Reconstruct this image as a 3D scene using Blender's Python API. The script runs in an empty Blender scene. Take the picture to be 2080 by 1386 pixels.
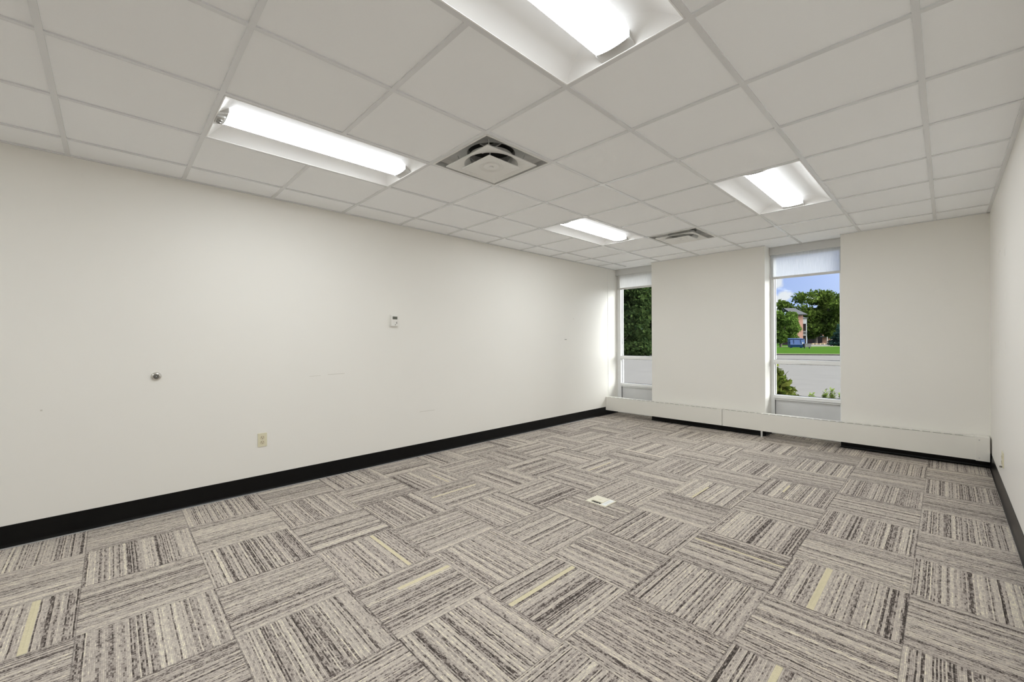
import bpy, bmesh, math, random
import numpy as np
from mathutils import Vector, Matrix
PI = math.pi
SC = bpy.context.scene
COL = SC.collection
random.seed(7)

# ------------------------------------------------------------------ camera, world, sun, exposure
H = 2.529                       # ceiling height
XL, XR, YB, YR = -2.777, 1.602, 4.643, -5.75   # left, right, window wall, rear wall
YF = 4.905                      # face of the window frames inside the recesses
CAM = Vector((1.294, -1.624, 1.277))
FPX, YAW, PITCH, ROLL = 846.93, -0.804967, 0.000533, -0.004378
fwd = Vector((math.sin(YAW)*math.cos(PITCH), math.cos(YAW)*math.cos(PITCH), math.sin(PITCH)))
r0 = fwd.cross(Vector((0, 0, 1))).normalized(); u0 = r0.cross(fwd)
rgt = r0*math.cos(ROLL) + u0*math.sin(ROLL); upv = -r0*math.sin(ROLL) + u0*math.cos(ROLL)
cam_d = bpy.data.cameras.new('camera'); cam_d.sensor_width = 36; cam_d.lens = 36*FPX/2080
cam_d.clip_start = 0.02; cam_d.clip_end = 1000
cam = bpy.data.objects.new('camera', cam_d); COL.objects.link(cam)
M4 = Matrix((rgt, upv, -fwd)).transposed().to_4x4(); M4.translation = CAM
cam.matrix_world = M4
SC.camera = cam

def ray(px, py): return fwd + rgt*((px-1040)/FPX) - upv*((py-693)/FPX)
def deep(px, py, d): return CAM + ray(px, py)*d
def at_y(px, py, Y):
    d = ray(px, py); return CAM + d*((Y-CAM.y)/d.y)

def build_world():
    w = bpy.data.worlds.new('sky'); SC.world = w; w.use_nodes = True
    nt = w.node_tree; nt.nodes.clear(); N = nt.nodes.new; L = nt.links.new
    out = N('ShaderNodeOutputWorld'); bg = N('ShaderNodeBackground'); tc = N('ShaderNodeTexCoord')
    sep = N('ShaderNodeSeparateXYZ'); L(tc.outputs['Generated'], sep.inputs[0])
    ramp = N('ShaderNodeValToRGB'); L(sep.outputs[2], ramp.inputs[0])
    e = ramp.color_ramp.elements
    e[0].position = 0.0; e[0].color = (.56, .70, 1.0, 1)
    e[1].position = 0.5; e[1].color = (.22, .38, .90, 1)
    m = ramp.color_ramp.elements.new(0.2); m.color = (.36, .50, .99, 1)
    # clouds: soft noise, plus two cumulus patches low in the north west
    nz = N('ShaderNodeTexNoise'); nz.inputs['Scale'].default_value = 3.2; nz.inputs['Detail'].default_value = 6
    mp = N('ShaderNodeMapping'); mp.inputs['Scale'].default_value = (1, 1, 3.5)
    L(tc.outputs['Generated'], mp.inputs[0]); L(mp.outputs[0], nz.inputs['Vector'])
    fine = N('ShaderNodeTexNoise'); fine.inputs['Scale'].default_value = 55; fine.inputs['Detail'].default_value = 4
    L(tc.outputs['Generated'], fine.inputs['Vector'])
    total = None
    for px, py, rad in ((1576, 576, .012), (1592, 602, .012), (1578, 608, .010), (1575, 629, .013), (1603, 597, .006)):
        d = ray(px, py).normalized()
        sb = N('ShaderNodeVectorMath'); sb.operation = 'DISTANCE'; L(tc.outputs['Generated'], sb.inputs[0]); sb.inputs[1].default_value = d
        ad = N('ShaderNodeMath'); ad.operation = 'MULTIPLY_ADD'; L(fine.outputs['Fac'], ad.inputs[0]); ad.inputs[1].default_value = .016
        L(sb.outputs['Value'], ad.inputs[2])
        mr = N('ShaderNodeMapRange'); L(ad.outputs[0], mr.inputs[0])
        mr.inputs[1].default_value = rad+.011; mr.inputs[2].default_value = rad+.005; mr.inputs[3].default_value = 0; mr.inputs[4].default_value = 1
        if total is None: total = mr.outputs[0]
        else:
            mx = N('ShaderNodeMath'); mx.operation = 'MAXIMUM'; L(total, mx.inputs[0]); L(mr.outputs[0], mx.inputs[1]); total = mx.outputs[0]
    wis = N('ShaderNodeMapRange'); L(nz.outputs['Fac'], wis.inputs[0])
    wis.inputs[1].default_value = .45; wis.inputs[2].default_value = .8; wis.inputs[4].default_value = .35
    mx = N('ShaderNodeMath'); mx.operation = 'MAXIMUM'; L(total, mx.inputs[0]); L(wis.outputs[0], mx.inputs[1])
    mix = N('ShaderNodeMixRGB'); L(mx.outputs[0], mix.inputs[0]); L(ramp.outputs[0], mix.inputs[1]); mix.inputs[2].default_value = (.93, .95, 1.0, 1)
    # broad haze toward the sun side, added out of view to brighten the window jambs
    dt = N('ShaderNodeVectorMath'); dt.operation = 'DOT_PRODUCT'; L(tc.outputs['Generated'], dt.inputs[0]); dt.inputs[1].default_value = Vector((.80, .25, .55)).normalized()
    m0 = N('ShaderNodeMath'); m0.operation = 'MAXIMUM'; L(dt.outputs['Value'], m0.inputs[0]); m0.inputs[1].default_value = 0
    m1 = N('ShaderNodeMath'); m1.operation = 'POWER'; L(m0.outputs[0], m1.inputs[0]); m1.inputs[1].default_value = 3
    hz = N('ShaderNodeVectorMath'); hz.operation = 'SCALE'; hz.inputs[0].default_value = (22, 21.4, 20.2); L(m1.outputs[0], hz.inputs['Scale'])
    sm = N('ShaderNodeVectorMath'); sm.operation = 'ADD'; L(mix.outputs[0], sm.inputs[0]); L(hz.outputs[0], sm.inputs[1])
    L(sm.outputs[0], bg.inputs[0]); bg.inputs[1].default_value = 0.95
    L(bg.outputs[0], out.inputs[0])
build_world()
sd = bpy.data.lights.new('sun', 'SUN'); sd.energy = 2.4; sd.angle = 0.01; sd.color = (1, .95, .86)
sun = bpy.data.objects.new('sun', sd); COL.objects.link(sun)
sun.rotation_euler = Vector((-.62, .12, -.75)).to_track_quat('-Z', 'Y').to_euler()
LENS_POWER = 30.0
SC.view_settings.view_transform = 'Standard'; SC.view_settings.look = 'None'
SC.view_settings.exposure = 0.0; SC.view_settings.gamma = 1.0; SC.view_settings.use_curve_mapping = False
SC.cycles.max_bounces = 14; SC.cycles.diffuse_bounces = 10
SC.cycles.sample_clamp_indirect = 6

# ------------------------------------------------------------------ materials
MATS = {}
def mat(name, col, rough=.6, metal=0., spec=.5, bump=0., bscale=200., var=0., vscale=3., trans=0.):
    m = bpy.data.materials.new(name); m.use_nodes = True; nt = m.node_tree; N = nt.nodes.new; L = nt.links.new
    b = nt.nodes['Principled BSDF']
    b.inputs['Roughness'].default_value = rough; b.inputs['Metallic'].default_value = metal
    b.inputs['Specular IOR Level'].default_value = spec
    tc = N('ShaderNodeTexCoord')
    nz = N('ShaderNodeTexNoise'); nz.inputs['Scale'].default_value = vscale; nz.inputs['Detail'].default_value = 5
    L(tc.outputs['Object'], nz.inputs['Vector'])
    mx = N('ShaderNodeMixRGB'); L(nz.outputs['Fac'], mx.inputs[0])
    v = max(var, .01)
    mx.inputs[1].default_value = tuple(c*(1-v) for c in col)+(1,); mx.inputs[2].default_value = tuple(min(1, c*(1+v)) for c in col)+(1,)
    L(mx.outputs[0], b.inputs['Base Color'])
    if bump:
        nb = N('ShaderNodeTexNoise'); nb.inputs['Scale'].default_value = bscale; nb.inputs['Detail'].default_value = 3
        L(tc.outputs['Object'], nb.inputs['Vector'])
        bp = N('ShaderNodeBump'); bp.inputs['Strength'].default_value = bump; bp.inputs['Distance'].default_value = .001
        L(nb.outputs['Fac'], bp.inputs['Height']); L(bp.outputs[0], b.inputs['Normal'])
    if trans: b.inputs['Transmission Weight'].default_value = trans
    MATS[name] = m; return m

wall_m = mat('wall_paint', (.86, .845, .80), .45, spec=.35, bump=.15, bscale=350, var=.015, vscale=1.2)
wallR_m = mat('wall_paint_satin', (.87, .85, .815), .45, spec=.35, bump=.15, bscale=350, var=.015, vscale=1.2)
patch_m = mat('filler_paint', (.88, .87, .82), .7)
scuff_m = mat('scuff_grey', (.42, .40, .37), .7)
scuff_l = mat('scuff_pale', (.66, .64, .58), .7)
tile_m = mat('ceiling_tile', (.955, .97, .985), .95, spec=.1, bump=.5, bscale=700, var=.02, vscale=240)
tee_m = mat('tee_paint', (.76, .77, .78), .2, spec=.6)
base_m = mat('black_vinyl', (.004, .004, .004), .33, spec=.2, var=.5, vscale=25)
gap_m = mat('carpet_edge', (.42, .41, .40), .6)
frame_m = mat('white_aluminium', (.90, .91, .91), .35, spec=.5)
gasket_m = mat('gasket', (.08, .08, .08), .6)
panel_m = mat('window_panel', (.72, .725, .73), .45, var=.08, vscale=6)
heater_m = mat('heater_enamel', (.83, .815, .76), .4, spec=.4, var=.01)
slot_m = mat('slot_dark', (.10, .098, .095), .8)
refl_m = mat('troffer_reflector', (.90, .90, .89), .45, spec=.3)
cap_m = mat('troffer_endcap', (.62, .62, .61), .5)
steel_m = mat('galvanised_steel', (.60, .60, .59), .35, metal=.25, var=.15, vscale=14)
vent_m = mat('diffuser_enamel', (.82, .82, .80), .4)
duct_m = mat('duct_dark', (.10, .098, .092), .7)
ivory_m = mat('ivory_plastic', (.74, .70, .52), .35)
ivoryd_m = mat('ivory_plastic_face', (.66, .60, .43), .4)
hole_m = mat('hole_black', (.012, .010, .008), .6)
thw_m = mat('thermostat_white', (.82, .81, .77), .4)
lcd_m = mat('lcd_grey', (.13, .135, .11), .25)
btn_m = mat('button_dark', (.06, .06, .055), .4)
chrome_m = mat('chrome', (.72, .70, .66), .16, metal=1.)
rubber_m = mat('grey_rubber', (.16, .15, .13), .5)
cream_m = mat('cream_metal', (.84, .80, .66), .4)
white_plate_m = mat('white_plate', (.86, .88, .86), .4)
valance_m = mat('valance_grey', (.66, .66, .65), .5)
rail_m = mat('blind_rail', (.70, .70, .68), .4)
roof_m = mat('flat_roof', (.3, .3, .3), .9)
brickx_m = mat('outer_wall', (.45, .34, .28), .9)
asphalt_m = mat('asphalt', (0.105, 0.101, 0.096), 1, spec=0, var=.12, vscale=1.2, bump=.4, bscale=40)
lot_m = mat('far_asphalt', (0.118, 0.114, 0.108), 1, spec=0, var=.1, vscale=.6)
grass_m = mat('grass', (0.027, 0.060, 0.009), 1, spec=0, var=.3, vscale=1.5)
kerb_m = mat('concrete', (0.172, 0.165, 0.125), 1, spec=0, var=.08, vscale=3)
bark_m = mat('bark', (.09, .07, .055), .9, var=.3, vscale=8)
blue_m = mat('dumpster_blue', (0.005, 0.035, 0.125), .5, var=.12, vscale=2)
blued_m = mat('dumpster_lid', (.02, .05, .13), .55)
white_m = mat('white_paint', (0.409, 0.409, 0.396), .5)
blk_m = mat('charcoal_metal', (.008, .008, .008), .5)
shin_m = mat('grey_shingle', (0.012, 0.013, 0.016), .9, var=.15, vscale=6)
side_m = mat('grey_siding', (0.112, 0.119, 0.119), .7, var=.05)
dark_m = mat('dark_window', (.03, .035, .04), .2)
tan_m = mat('tan_stone', (0.218, 0.158, 0.092), .9, var=.2)
van_m = mat('grey_vehicle_paint', (.03, .035, .032), .35)

def brick_mat():
    m = bpy.data.materials.new('brick'); m.use_nodes = True; nt = m.node_tree; N = nt.nodes.new; L = nt.links.new
    b = nt.nodes['Principled BSDF']; b.inputs['Roughness'].default_value = .9
    tc = N('ShaderNodeTexCoord'); br = N('ShaderNodeTexBrick')
    mp = N('ShaderNodeMapping'); mp.inputs['Rotation'].default_value = (PI/2, 0, 0); L(tc.outputs['Object'], mp.inputs[0])
    L(mp.outputs[0], br.inputs['Vector']); br.inputs['Scale'].default_value = 4
    br.inputs['Color1'].default_value = (.13, .05, .033, 1); br.inputs['Color2'].default_value = (.165, .075, .05, 1); br.inputs['Mortar'].default_value = (.18, .14, .11, 1)
    L(br.outputs['Color'], b.inputs['Base Color']); return m
brick_m = brick_mat()
shedroof_m = mat('dark_sheet_roof', (.045, .055, .05), .6)

def leaf_mat(name, c1, c2):
    m = bpy.data.materials.new(name); m.use_nodes = True; nt = m.node_tree; nt.nodes.clear(); N = nt.nodes.new; L = nt.links.new
    out = N('ShaderNodeOutputMaterial'); d = N('ShaderNodeBsdfDiffuse'); t = N('ShaderNodeBsdfTranslucent'); mx = N('ShaderNodeMixShader')
    g = N('ShaderNodeNewGeometry'); rmp = N('ShaderNodeMixRGB'); L(g.outputs['Random Per Island'], rmp.inputs[0])
    rmp.inputs[1].default_value = c1+(1,); rmp.inputs[2].default_value = c2+(1,)
    L(rmp.outputs[0], d.inputs[0]); L(rmp.outputs[0], t.inputs[0]); mx.inputs[0].default_value = .3
    L(d.outputs[0], mx.inputs[1]); L(t.outputs[0], mx.inputs[2]); L(mx.outputs[0], out.inputs[0]); return m
leaf_big = leaf_mat('leaves_olive', (0.028, 0.052, 0.007), (0.081, 0.115, 0.025))
leaf_mid = leaf_mat('leaves_mid', (0.032, 0.063, 0.010), (0.084, 0.133, 0.028))
leaf_dark = leaf_mat('leaves_dark', (0.008, 0.017, 0.006), (0.032, 0.049, 0.015))
leaf_blue = leaf_mat('needles_blue', (0.014, 0.035, 0.028), (0.035, 0.070, 0.059))
leaf_lite = leaf_mat('leaves_light', (0.077, 0.133, 0.021), (0.168, 0.224, 0.049))
leaf_bush = leaf_mat('leaves_bush', (0.028, 0.052, 0.007), (0.084, 0.091, 0.021))

def emit_mat(name, col, s):
    m = bpy.data.materials.new(name); m.use_nodes = True; nt = m.node_tree; nt.nodes.clear(); N = nt.nodes.new
    out = N('ShaderNodeOutputMaterial'); e = N('ShaderNodeEmission'); e.inputs[0].default_value = col+(1,); e.inputs[1].default_value = s
    nt.links.new(e.outputs[0], out.inputs[0]); return m
lens_m = emit_mat('lit_lens', (.945, .98, 1.0), LENS_POWER)
basket_m = emit_mat('lit_basket_side', (.96, .985, 1.0), 1.8)

def glass_mat():
    m = bpy.data.materials.new('window_glass'); m.use_nodes = True; nt = m.node_tree; nt.nodes.clear(); N = nt.nodes.new; L = nt.links.new
    out = N('ShaderNodeOutputMaterial'); t = N('ShaderNodeBsdfTransparent'); t.inputs[0].default_value = (.93, .95, .95, 1)
    g = N('ShaderNodeBsdfGlossy'); g.inputs['Roughness'].default_value = .02
    f = N('ShaderNodeFresnel'); f.inputs[0].default_value = 1.12
    mx = N('ShaderNodeMixShader'); L(f.outputs[0], mx.inputs[0]); L(t.outputs[0], mx.inputs[1]); L(g.outputs[0], mx.inputs[2]); L(mx.outputs[0], out.inputs[0]); return m
glass_m = glass_mat()

def blind_mat(name, col, open_):
    m = bpy.data.materials.new(name); m.use_nodes = True; nt = m.node_tree; nt.nodes.clear(); N = nt.nodes.new; L = nt.links.new
    out = N('ShaderNodeOutputMaterial'); t = N('ShaderNodeBsdfTransparent')
    d = N('ShaderNodeBsdfDiffuse'); d.inputs[0].default_value = col+(1,); tr = N('ShaderNodeBsdfTranslucent'); tr.inputs[0].default_value = col+(1,)
    m1 = N('ShaderNodeMixShader'); m1.inputs[0].default_value = .5; L(d.outputs[0], m1.inputs[1]); L(tr.outputs[0], m1.inputs[2])
    # fine woven threads: openness varies a little thread by thread
    tc = N('ShaderNodeTexCoord'); wv = N('ShaderNodeTexNoise'); mp = N('ShaderNodeMapping'); mp.inputs['Scale'].default_value = (160, 1, 6)
    L(tc.outputs['Object'], mp.inputs[0]); L(mp.outputs[0], wv.inputs['Vector']); wv.inputs['Scale'].default_value = 1
    mr = N('ShaderNodeMapRange'); L(wv.outputs['Fac'], mr.inputs[0]); mr.inputs[1].default_value = .3; mr.inputs[2].default_value = .7
    mr.inputs[3].default_value = 1-open_-.07; mr.inputs[4].default_value = 1-open_+.07
    m2 = N('ShaderNodeMixShader'); L(mr.outputs[0], m2.inputs[0]); L(t.outputs[0], m2.inputs[1]); L(m1.outputs[0], m2.inputs[2]); L(m2.outputs[0], out.inputs[0]); return m
blind_a = blind_mat('shade_cloth_white', (.85, .85, .84), .12)
blind_b = blind_mat('shade_cloth_open', (.80, .82, .84), .42)

def carpet_mat():
    m = bpy.data.materials.new('carpet_tiles'); m.use_nodes = True; nt = m.node_tree; N = nt.nodes.new; L = nt.links.new
    b = nt.nodes['Principled BSDF']; b.inputs['Roughness'].default_value = .95; b.inputs['Specular IOR Level'].default_value = .15
    def put(x, s):
        if isinstance(x, (int, float)): s.default_value = x
        else: L(x, s)
    def mth(op, a, b2=None, c=None):
        n = N('ShaderNodeMath'); n.operation = op; put(a, n.inputs[0])
        if b2 is not None: put(b2, n.inputs[1])
        if c is not None: put(c, n.inputs[2])
        return n.outputs[0]
    def comb(x, y, z):
        n = N('ShaderNodeCombineXYZ'); put(x, n.inputs[0]); put(y, n.inputs[1]); put(z, n.inputs[2]); return n.outputs[0]
    def mixf(f, a, b2): return mth('MULTIPLY_ADD', mth('SUBTRACT', b2, a), f, a)
    def mixc(f, a, b2):
        n = N('ShaderNodeMixRGB'); put(f, n.inputs[0])
        for x, s in ((a, n.inputs[1]), (b2, n.inputs[2])):
            if isinstance(x, tuple): s.default_value = x+(1,)
            else: L(x, s)
        return n.outputs[0]
    tc = N('ShaderNodeTexCoord'); sep = N('ShaderNodeSeparateXYZ'); L(tc.outputs['Object'], sep.inputs[0])
    X, Y = sep.outputs[0], sep.outputs[1]
    wob = N('ShaderNodeTexNoise'); wob.inputs['Scale'].default_value = 9; L(tc.outputs['Object'], wob.inputs['Vector'])
    tx = mth('DIVIDE', mth('SUBTRACT', X, .165), .5); ty = mth('DIVIDE', mth('SUBTRACT', Y, -.24), .5)
    ix, iy = mth('FLOOR', tx), mth('FLOOR', ty); fx, fy = mth('FRACT', tx), mth('FRACT', ty)
    par = mth('FLOORED_MODULO', mth('ADD', ix, iy), 2.0)          # 0: yarn runs along X
    a = mixf(par, fy, fx); l = mixf(par, fx, fy)
    a = mth('MULTIPLY_ADD', mth('SUBTRACT', wob.outputs['Fac'], .5), .012, a)
    wn = N('ShaderNodeTexWhiteNoise'); wn.noise_dimensions = '3D'; L(comb(ix, iy, 3.0), wn.inputs['Vector']); h = wn.outputs['Value']
    rowf = mth('MULTIPLY', a, 96.0); row = mth('FLOOR', rowf)
    w2 = N('ShaderNodeTexWhiteNoise'); w2.noise_dimensions = '3D'; L(comb(row, mth('MULTIPLY', h, 91.0), 1.0), w2.inputs['Vector']); r1 = w2.outputs['Value']
    band = N('ShaderNodeTexNoise'); band.noise_dimensions = '2D'; L(comb(mth('MULTIPLY', a, 9.0), mth('MULTIPLY', h, 313.0), 0.0), band.inputs['Vector']); band.inputs['Scale'].default_value = 1.; band.inputs['Detail'].default_value = 3
    dash = N('ShaderNodeTexNoise'); L(comb(mth('MULTIPLY', l, 16.0), mth('MULTIPLY', row, 17.3), mth('MULTIPLY', h, 57.0)), dash.inputs['Vector']); dash.inputs['Scale'].default_value = 1.; dash.inputs['Detail'].default_value = 4; dash.inputs['Roughness'].default_value = .75
    tuft = N('ShaderNodeTexNoise'); L(comb(mth('MULTIPLY', l, 90.0), mth('MULTIPLY', row, 5.3), h), tuft.inputs['Vector']); tuft.inputs['Scale'].default_value = 1.
    v = mth('MULTIPLY', mth('SUBTRACT', r1, .5), .52)
    v = mth('MULTIPLY_ADD', mth('SUBTRACT', band.outputs['Fac'], .5), .55, v)
    v = mth('MULTIPLY_ADD', mth('SUBTRACT', dash.outputs['Fac'], .5), 1.5, v)
    v = mth('MULTIPLY_ADD', mth('SUBTRACT', tuft.outputs['Fac'], .5), .5, v)
    v = mth('ADD', v, .52)
    rmp = N('ShaderNodeValToRGB'); L(v, rmp.inputs[0]); e = rmp.color_ramp.elements
    e[0].position = .12; e[0].color = (.05, .042, .036, 1); e[1].position = .98; e[1].color = (.85, .79, .63, 1)
    for p, c in ((.29, (.145, .12, .108)), (.40, (.385, .34, .305)), (.58, (.52, .465, .415)), (.80, (.66, .60, .515))):
        q = rmp.color_ramp.elements.new(p); q.color = c+(1,)
    col = rmp.outputs[0]
    # dark groove between yarn rows
    gr = mth('ABSOLUTE', mth('SUBTRACT', mth('FRACT', rowf), .5))
    col = mixc(mth('MULTIPLY', mth('GREATER_THAN', gr, .40), .38), col, (.10, .085, .08))
    # accent yarn bands
    acc = None
    for x0, x1, y0, y1 in ((-1.835, -1.335, -1.907, -1.878), (-1.335, -.835, -.405, -.382), (-.682, -.657, -.56, -.24), (-.182, -.156, -.24, .26),
                           (.828, .857, .76, 1.26), (.828, .852, .02, .26), (.165, .665, 1.087, 1.102), (-1.628, -1.610, .26, .72), (-2.12, -1.84, .580, .594),
                           (-1.156, -1.140, 1.76, 2.16), (-.150, -.132, 1.78, 2.12), (.335, .350, 2.44, 2.66)):
        s = N('ShaderNodeVectorMath'); s.operation = 'SUBTRACT'; L(tc.outputs['Object'], s.inputs[0]); s.inputs[1].default_value = ((x0+x1)/2, (y0+y1)/2, 0)
        dv = N('ShaderNodeVectorMath'); dv.operation = 'DIVIDE'; L(s.outputs[0], dv.inputs[0]); dv.inputs[1].default_value = ((x1-x0)/2, (y1-y0)/2, 1000)
        ab = N('ShaderNodeVectorMath'); ab.operation = 'ABSOLUTE'; L(dv.outputs[0], ab.inputs[0])
        se = N('ShaderNodeSeparateXYZ'); L(ab.outputs[0], se.inputs[0])
        k = mth('LESS_THAN', mth('MAXIMUM', se.outputs[0], se.outputs[1]), 1.0)
        acc = k if acc is None else mth('MAXIMUM', acc, k)
    accol = mixc(tuft.outputs['Fac'], (.62, .56, .36), (.80, .73, .52))
    col = mixc(mth('MULTIPLY', acc, .9), col, accol)
    # seams between tiles
    edge = mth('MINIMUM', mth('MINIMUM', fx, mth('SUBTRACT', 1.0, fx)), mth('MINIMUM', fy, mth('SUBTRACT', 1.0, fy)))
    col = mixc(mth('MULTIPLY', mth('LESS_THAN', edge, .005), .4), col, (.10, .085, .08))
    L(col, b.inputs['Base Color'])
    bp = N('ShaderNodeBump'); bp.inputs['Strength'].default_value = .5; bp.inputs['Distance'].default_value = .002
    L(mth('SUBTRACT', mth('MULTIPLY', v, .5), gr), bp.inputs['Height']); L(bp.outputs[0], b.inputs['Normal'])
    return m
carpet_m = carpet_mat()

# ------------------------------------------------------------------ mesh helpers
class MB:
    def __init__(s): s.v = []; s.f = []; s.mi = []; s.cur = 0
    def add(s, vs, fs):
        o = len(s.v); s.v += [tuple(v) for v in vs]; s.f += [tuple(i+o for i in f) for f in fs]; s.mi += [s.cur]*len(fs); return s
    def box(s, x0, x1, y0, y1, z0, z1):
        return s.add([(x0,y0,z0),(x1,y0,z0),(x1,y1,z0),(x0,y1,z0),(x0,y0,z1),(x1,y0,z1),(x1,y1,z1),(x0,y1,z1)],
                     [(0,3,2,1),(4,5,6,7),(0,1,5,4),(1,2,6,5),(2,3,7,6),(3,0,4,7)])
    def quad(s, a, b, c, d): return s.add([a, b, c, d], [(0, 1, 2, 3)])
    def loft(s, rings, closed=True, cap0=False, cap1=False):
        n = len(rings[0]); vs = [p for r in rings for p in r]; fs = []
        for k in range(len(rings)-1):
            for i in range(n if closed else n-1):
                j = (i+1) % n; fs.append((k*n+i, k*n+j, (k+1)*n+j, (k+1)*n+i))
        if cap0: fs.append(tuple(range(n))[::-1])
        if cap1: fs.append(tuple((len(rings)-1)*n+i for i in range(n)))
        return s.add(vs, fs)
    def lathe(s, prof, c=(0,0,0), axis='Z', n=28, cap=True):
        rings = []
        for r, h in prof:
            ring = []
            for i in range(n):
                t = 2*PI*i/n; a, b = r*math.cos(t), r*math.sin(t)
                p = {'Z': (a, b, h), 'X': (h, a, b), 'Y': (b, h, a)}[axis]
                ring.append((p[0]+c[0], p[1]+c[1], p[2]+c[2]))
            rings.append(ring)
        return s.loft(rings, True, cap, cap)
    def tube(s, a, b, r0, r1=None, n=10):
        a, b = Vector(a), Vector(b); r1 = r0 if r1 is None else r1; d = (b-a).normalized()
        u = d.orthogonal().normalized(); w = d.cross(u)
        R = [[p + (u*math.cos(2*PI*i/n) + w*math.sin(2*PI*i/n))*r for i in range(n)] for p, r in ((a, r0), (b, r1))]
        return s.loft(R, True, True, True)
    def build(s, name, m, parent=None, loc=None, bevel=0, smooth=False):
        me = bpy.data.meshes.new(name); me.from_pydata(s.v, [], s.f)
        for x in (m if isinstance(m, (list, tuple)) else [m]): me.materials.append(x)
        for p, i in zip(me.polygons, s.mi): p.material_index = i
        bm = bmesh.new(); bm.from_mesh(me); bmesh.ops.recalc_face_normals(bm, faces=bm.faces); bm.to_mesh(me); bm.free()
        if smooth:
            for p in me.polygons: p.use_smooth = True
        o = bpy.data.objects.new(name, me); COL.objects.link(o)
        if parent: o.parent = parent
        if loc is not None: o.location = loc
        if bevel:
            b = o.modifiers.new('bevel', 'BEVEL'); b.width = bevel; b.segments = 2; b.limit_method = 'ANGLE'; b.angle_limit = .7
        return o

def tag(o, label=None, cat=None, group=None, kind=None):
    if label: o['label'] = label
    if cat: o['category'] = cat
    if group: o['group'] = group
    if kind: o['kind'] = kind
    return o
def thing(name, loc, label, cat, group=None, rz=0.):
    e = bpy.data.objects.new(name, None); e.empty_display_size = .1; COL.objects.link(e); e.location = loc; e.rotation_euler = (0, 0, rz)
    return tag(e, label, cat, group)
def struct(o): o['kind'] = 'structure'; return o
def sroot(name, loc=(0, 0, 0)):
    e = bpy.data.objects.new(name, None); COL.objects.link(e); e.location = loc; e['kind'] = 'structure'; return e
def copy_tree(o, parent=None):
    c = o.copy(); COL.objects.link(c)
    if parent: c.parent = parent
    for ch in list(o.children): copy_tree(ch, c)
    return c

# ------------------------------------------------------------------ room shell
W1 = (XL, -1.980); W2 = (-.370, .429)         # window recess spans in x
YO = 5.06                                     # outside face of the window wall
TOP = 2.98
struct(MB().box(XL-.12, XR+.12, YR-.12, YO-.08, -.06, 0).build('floor', carpet_m))
wl = struct(MB().box(XL-.12, XL, YR-.12, YO, -.1, TOP).build('wall_left', wall_m))
wr = struct(MB().box(XR, XR+.12, YR-.12, YO, -.1, TOP).build('wall_right', wallR_m))
struct(MB().box(XL-.12, XR+.12, YR-.12, YR, -.1, TOP).build('wall_rear', wall_m))
wb = MB()
wb.box(W1[1], W2[0], YB, YO, -.1, TOP); wb.box(W2[1], XR+.01, YB, YO, -.1, TOP)
for a, b in (W1, W2): wb.box(a, b, YF+.045, YO, 2.46, TOP)
wb = struct(wb.build('wall_back', wall_m))
struct(MB().box(XL-.4, XR+.4, YR-.4, YO+.25, TOP, TOP+.15).build('roof', roof_m))
# dents, filler dabs and scuffs that are on the walls
for px, py, w, h in ((1427, 590, .05, .006), (1425, 709, .05, .006), (1468, 617, .006, .05)):
    p = at_y(px, py, YB); MB().box(p.x-w/2, p.x+w/2, YB-.0012, YB, p.z-h/2, p.z+h/2).build('filler_dab', patch_m, wb)
def on_x(px, py, X):
    d = ray(px, py); return CAM + d*((X-CAM.x)/d.x)
for px, py, h, w in ((2029, 520, .05, .01), (2031, 510, .012, .02), (2041, 512, .06, .01), (2038, 497, .015, .02), (2029, 612, .05, .01), (2042, 602, .05, .01),
                     (2028, 698, .05, .01), (2042, 702, .06, .01), (2030, 721, .015, .02), (2040, 722, .018, .03)):
    p = on_x(px, py, XR); MB().box(XR-.0012, XR, p.y-w, p.y+w, p.z-h/2, p.z+h/2).build('filler_dab', patch_m, wr)
for px, py, w, h, mm in ((1149, 690, .05, .012, scuff_m), (84, 834, .010, .010, scuff_l), (1235, 668, .0, .0, None), (683, 760, .16, .004, scuff_l), (640, 764, .10, .003, scuff_l), (868, 835, .2, .004, scuff_l), (1165, 648, .03, .006, scuff_l)):
    if mm is None: continue
    p = on_x(px, py, XL); MB().box(XL, XL+.0012, p.y-w/2, p.y+w/2, p.z-h/2, p.z+h/2).build('scuff_mark', mm, wl)
struct(MB().box(XL, XL+.003, 4.604, 4.609, .14, H).build('trim_1', wall_m))

# ceiling tiles with the grid; cells taken by lights and air diffusers are left open
G = .6096
LIGHTS = {(-3, -2), (0, -2), (-3, 3), (0, 3), (-3, -7), (0, -7)}          # cell (i,j) nearest corner, each two cells long
VENTS = {(-2, 0), (-2, 5)}
open_cells = set(VENTS)
for i, j in LIGHTS: open_cells |= {(i, j), (i, j+1)}
xs = [(i, i*G) for i in range(-4, 3)]; ys = [(j, j*G) for j in range(-9, 8)]
xe = [XL] + [x for _, x in xs] + [XR]; ye = [YR] + [y for _, y in ys] + [YB]
cm = MB(); ZT = H+.007
for a in range(len(xe)-1):
    for b in range(len(ye)-1):
        if (a-5, b-10) in open_cells: continue
        x0, x1, y0, y1 = xe[a], xe[a+1], ye[b], ye[b+1]
        cm.box(x0+.004, x1-.004, y0+.004, y1-.004, ZT, ZT+.016)
YV = 4.845
for (a, b) in (W1, W2): cm.box(a, b, YB+.002, YV+.1, ZT, ZT+.016)
cm.box(XL-.1, XR+.1, YR-.1, YO-.05, TOP-.02, TOP-.001)
ceil = struct(cm.build('ceiling', tile_m))
gm = MB(); TW = .012
def tee(x0, x1, y0, y1): gm.box(x0, x1, y0, y1, H, H+.0075)
xi = [-5]+[i for i, _ in xs]+[3]; yj = [-10]+[j for j, _ in ys]+[8]
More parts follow.
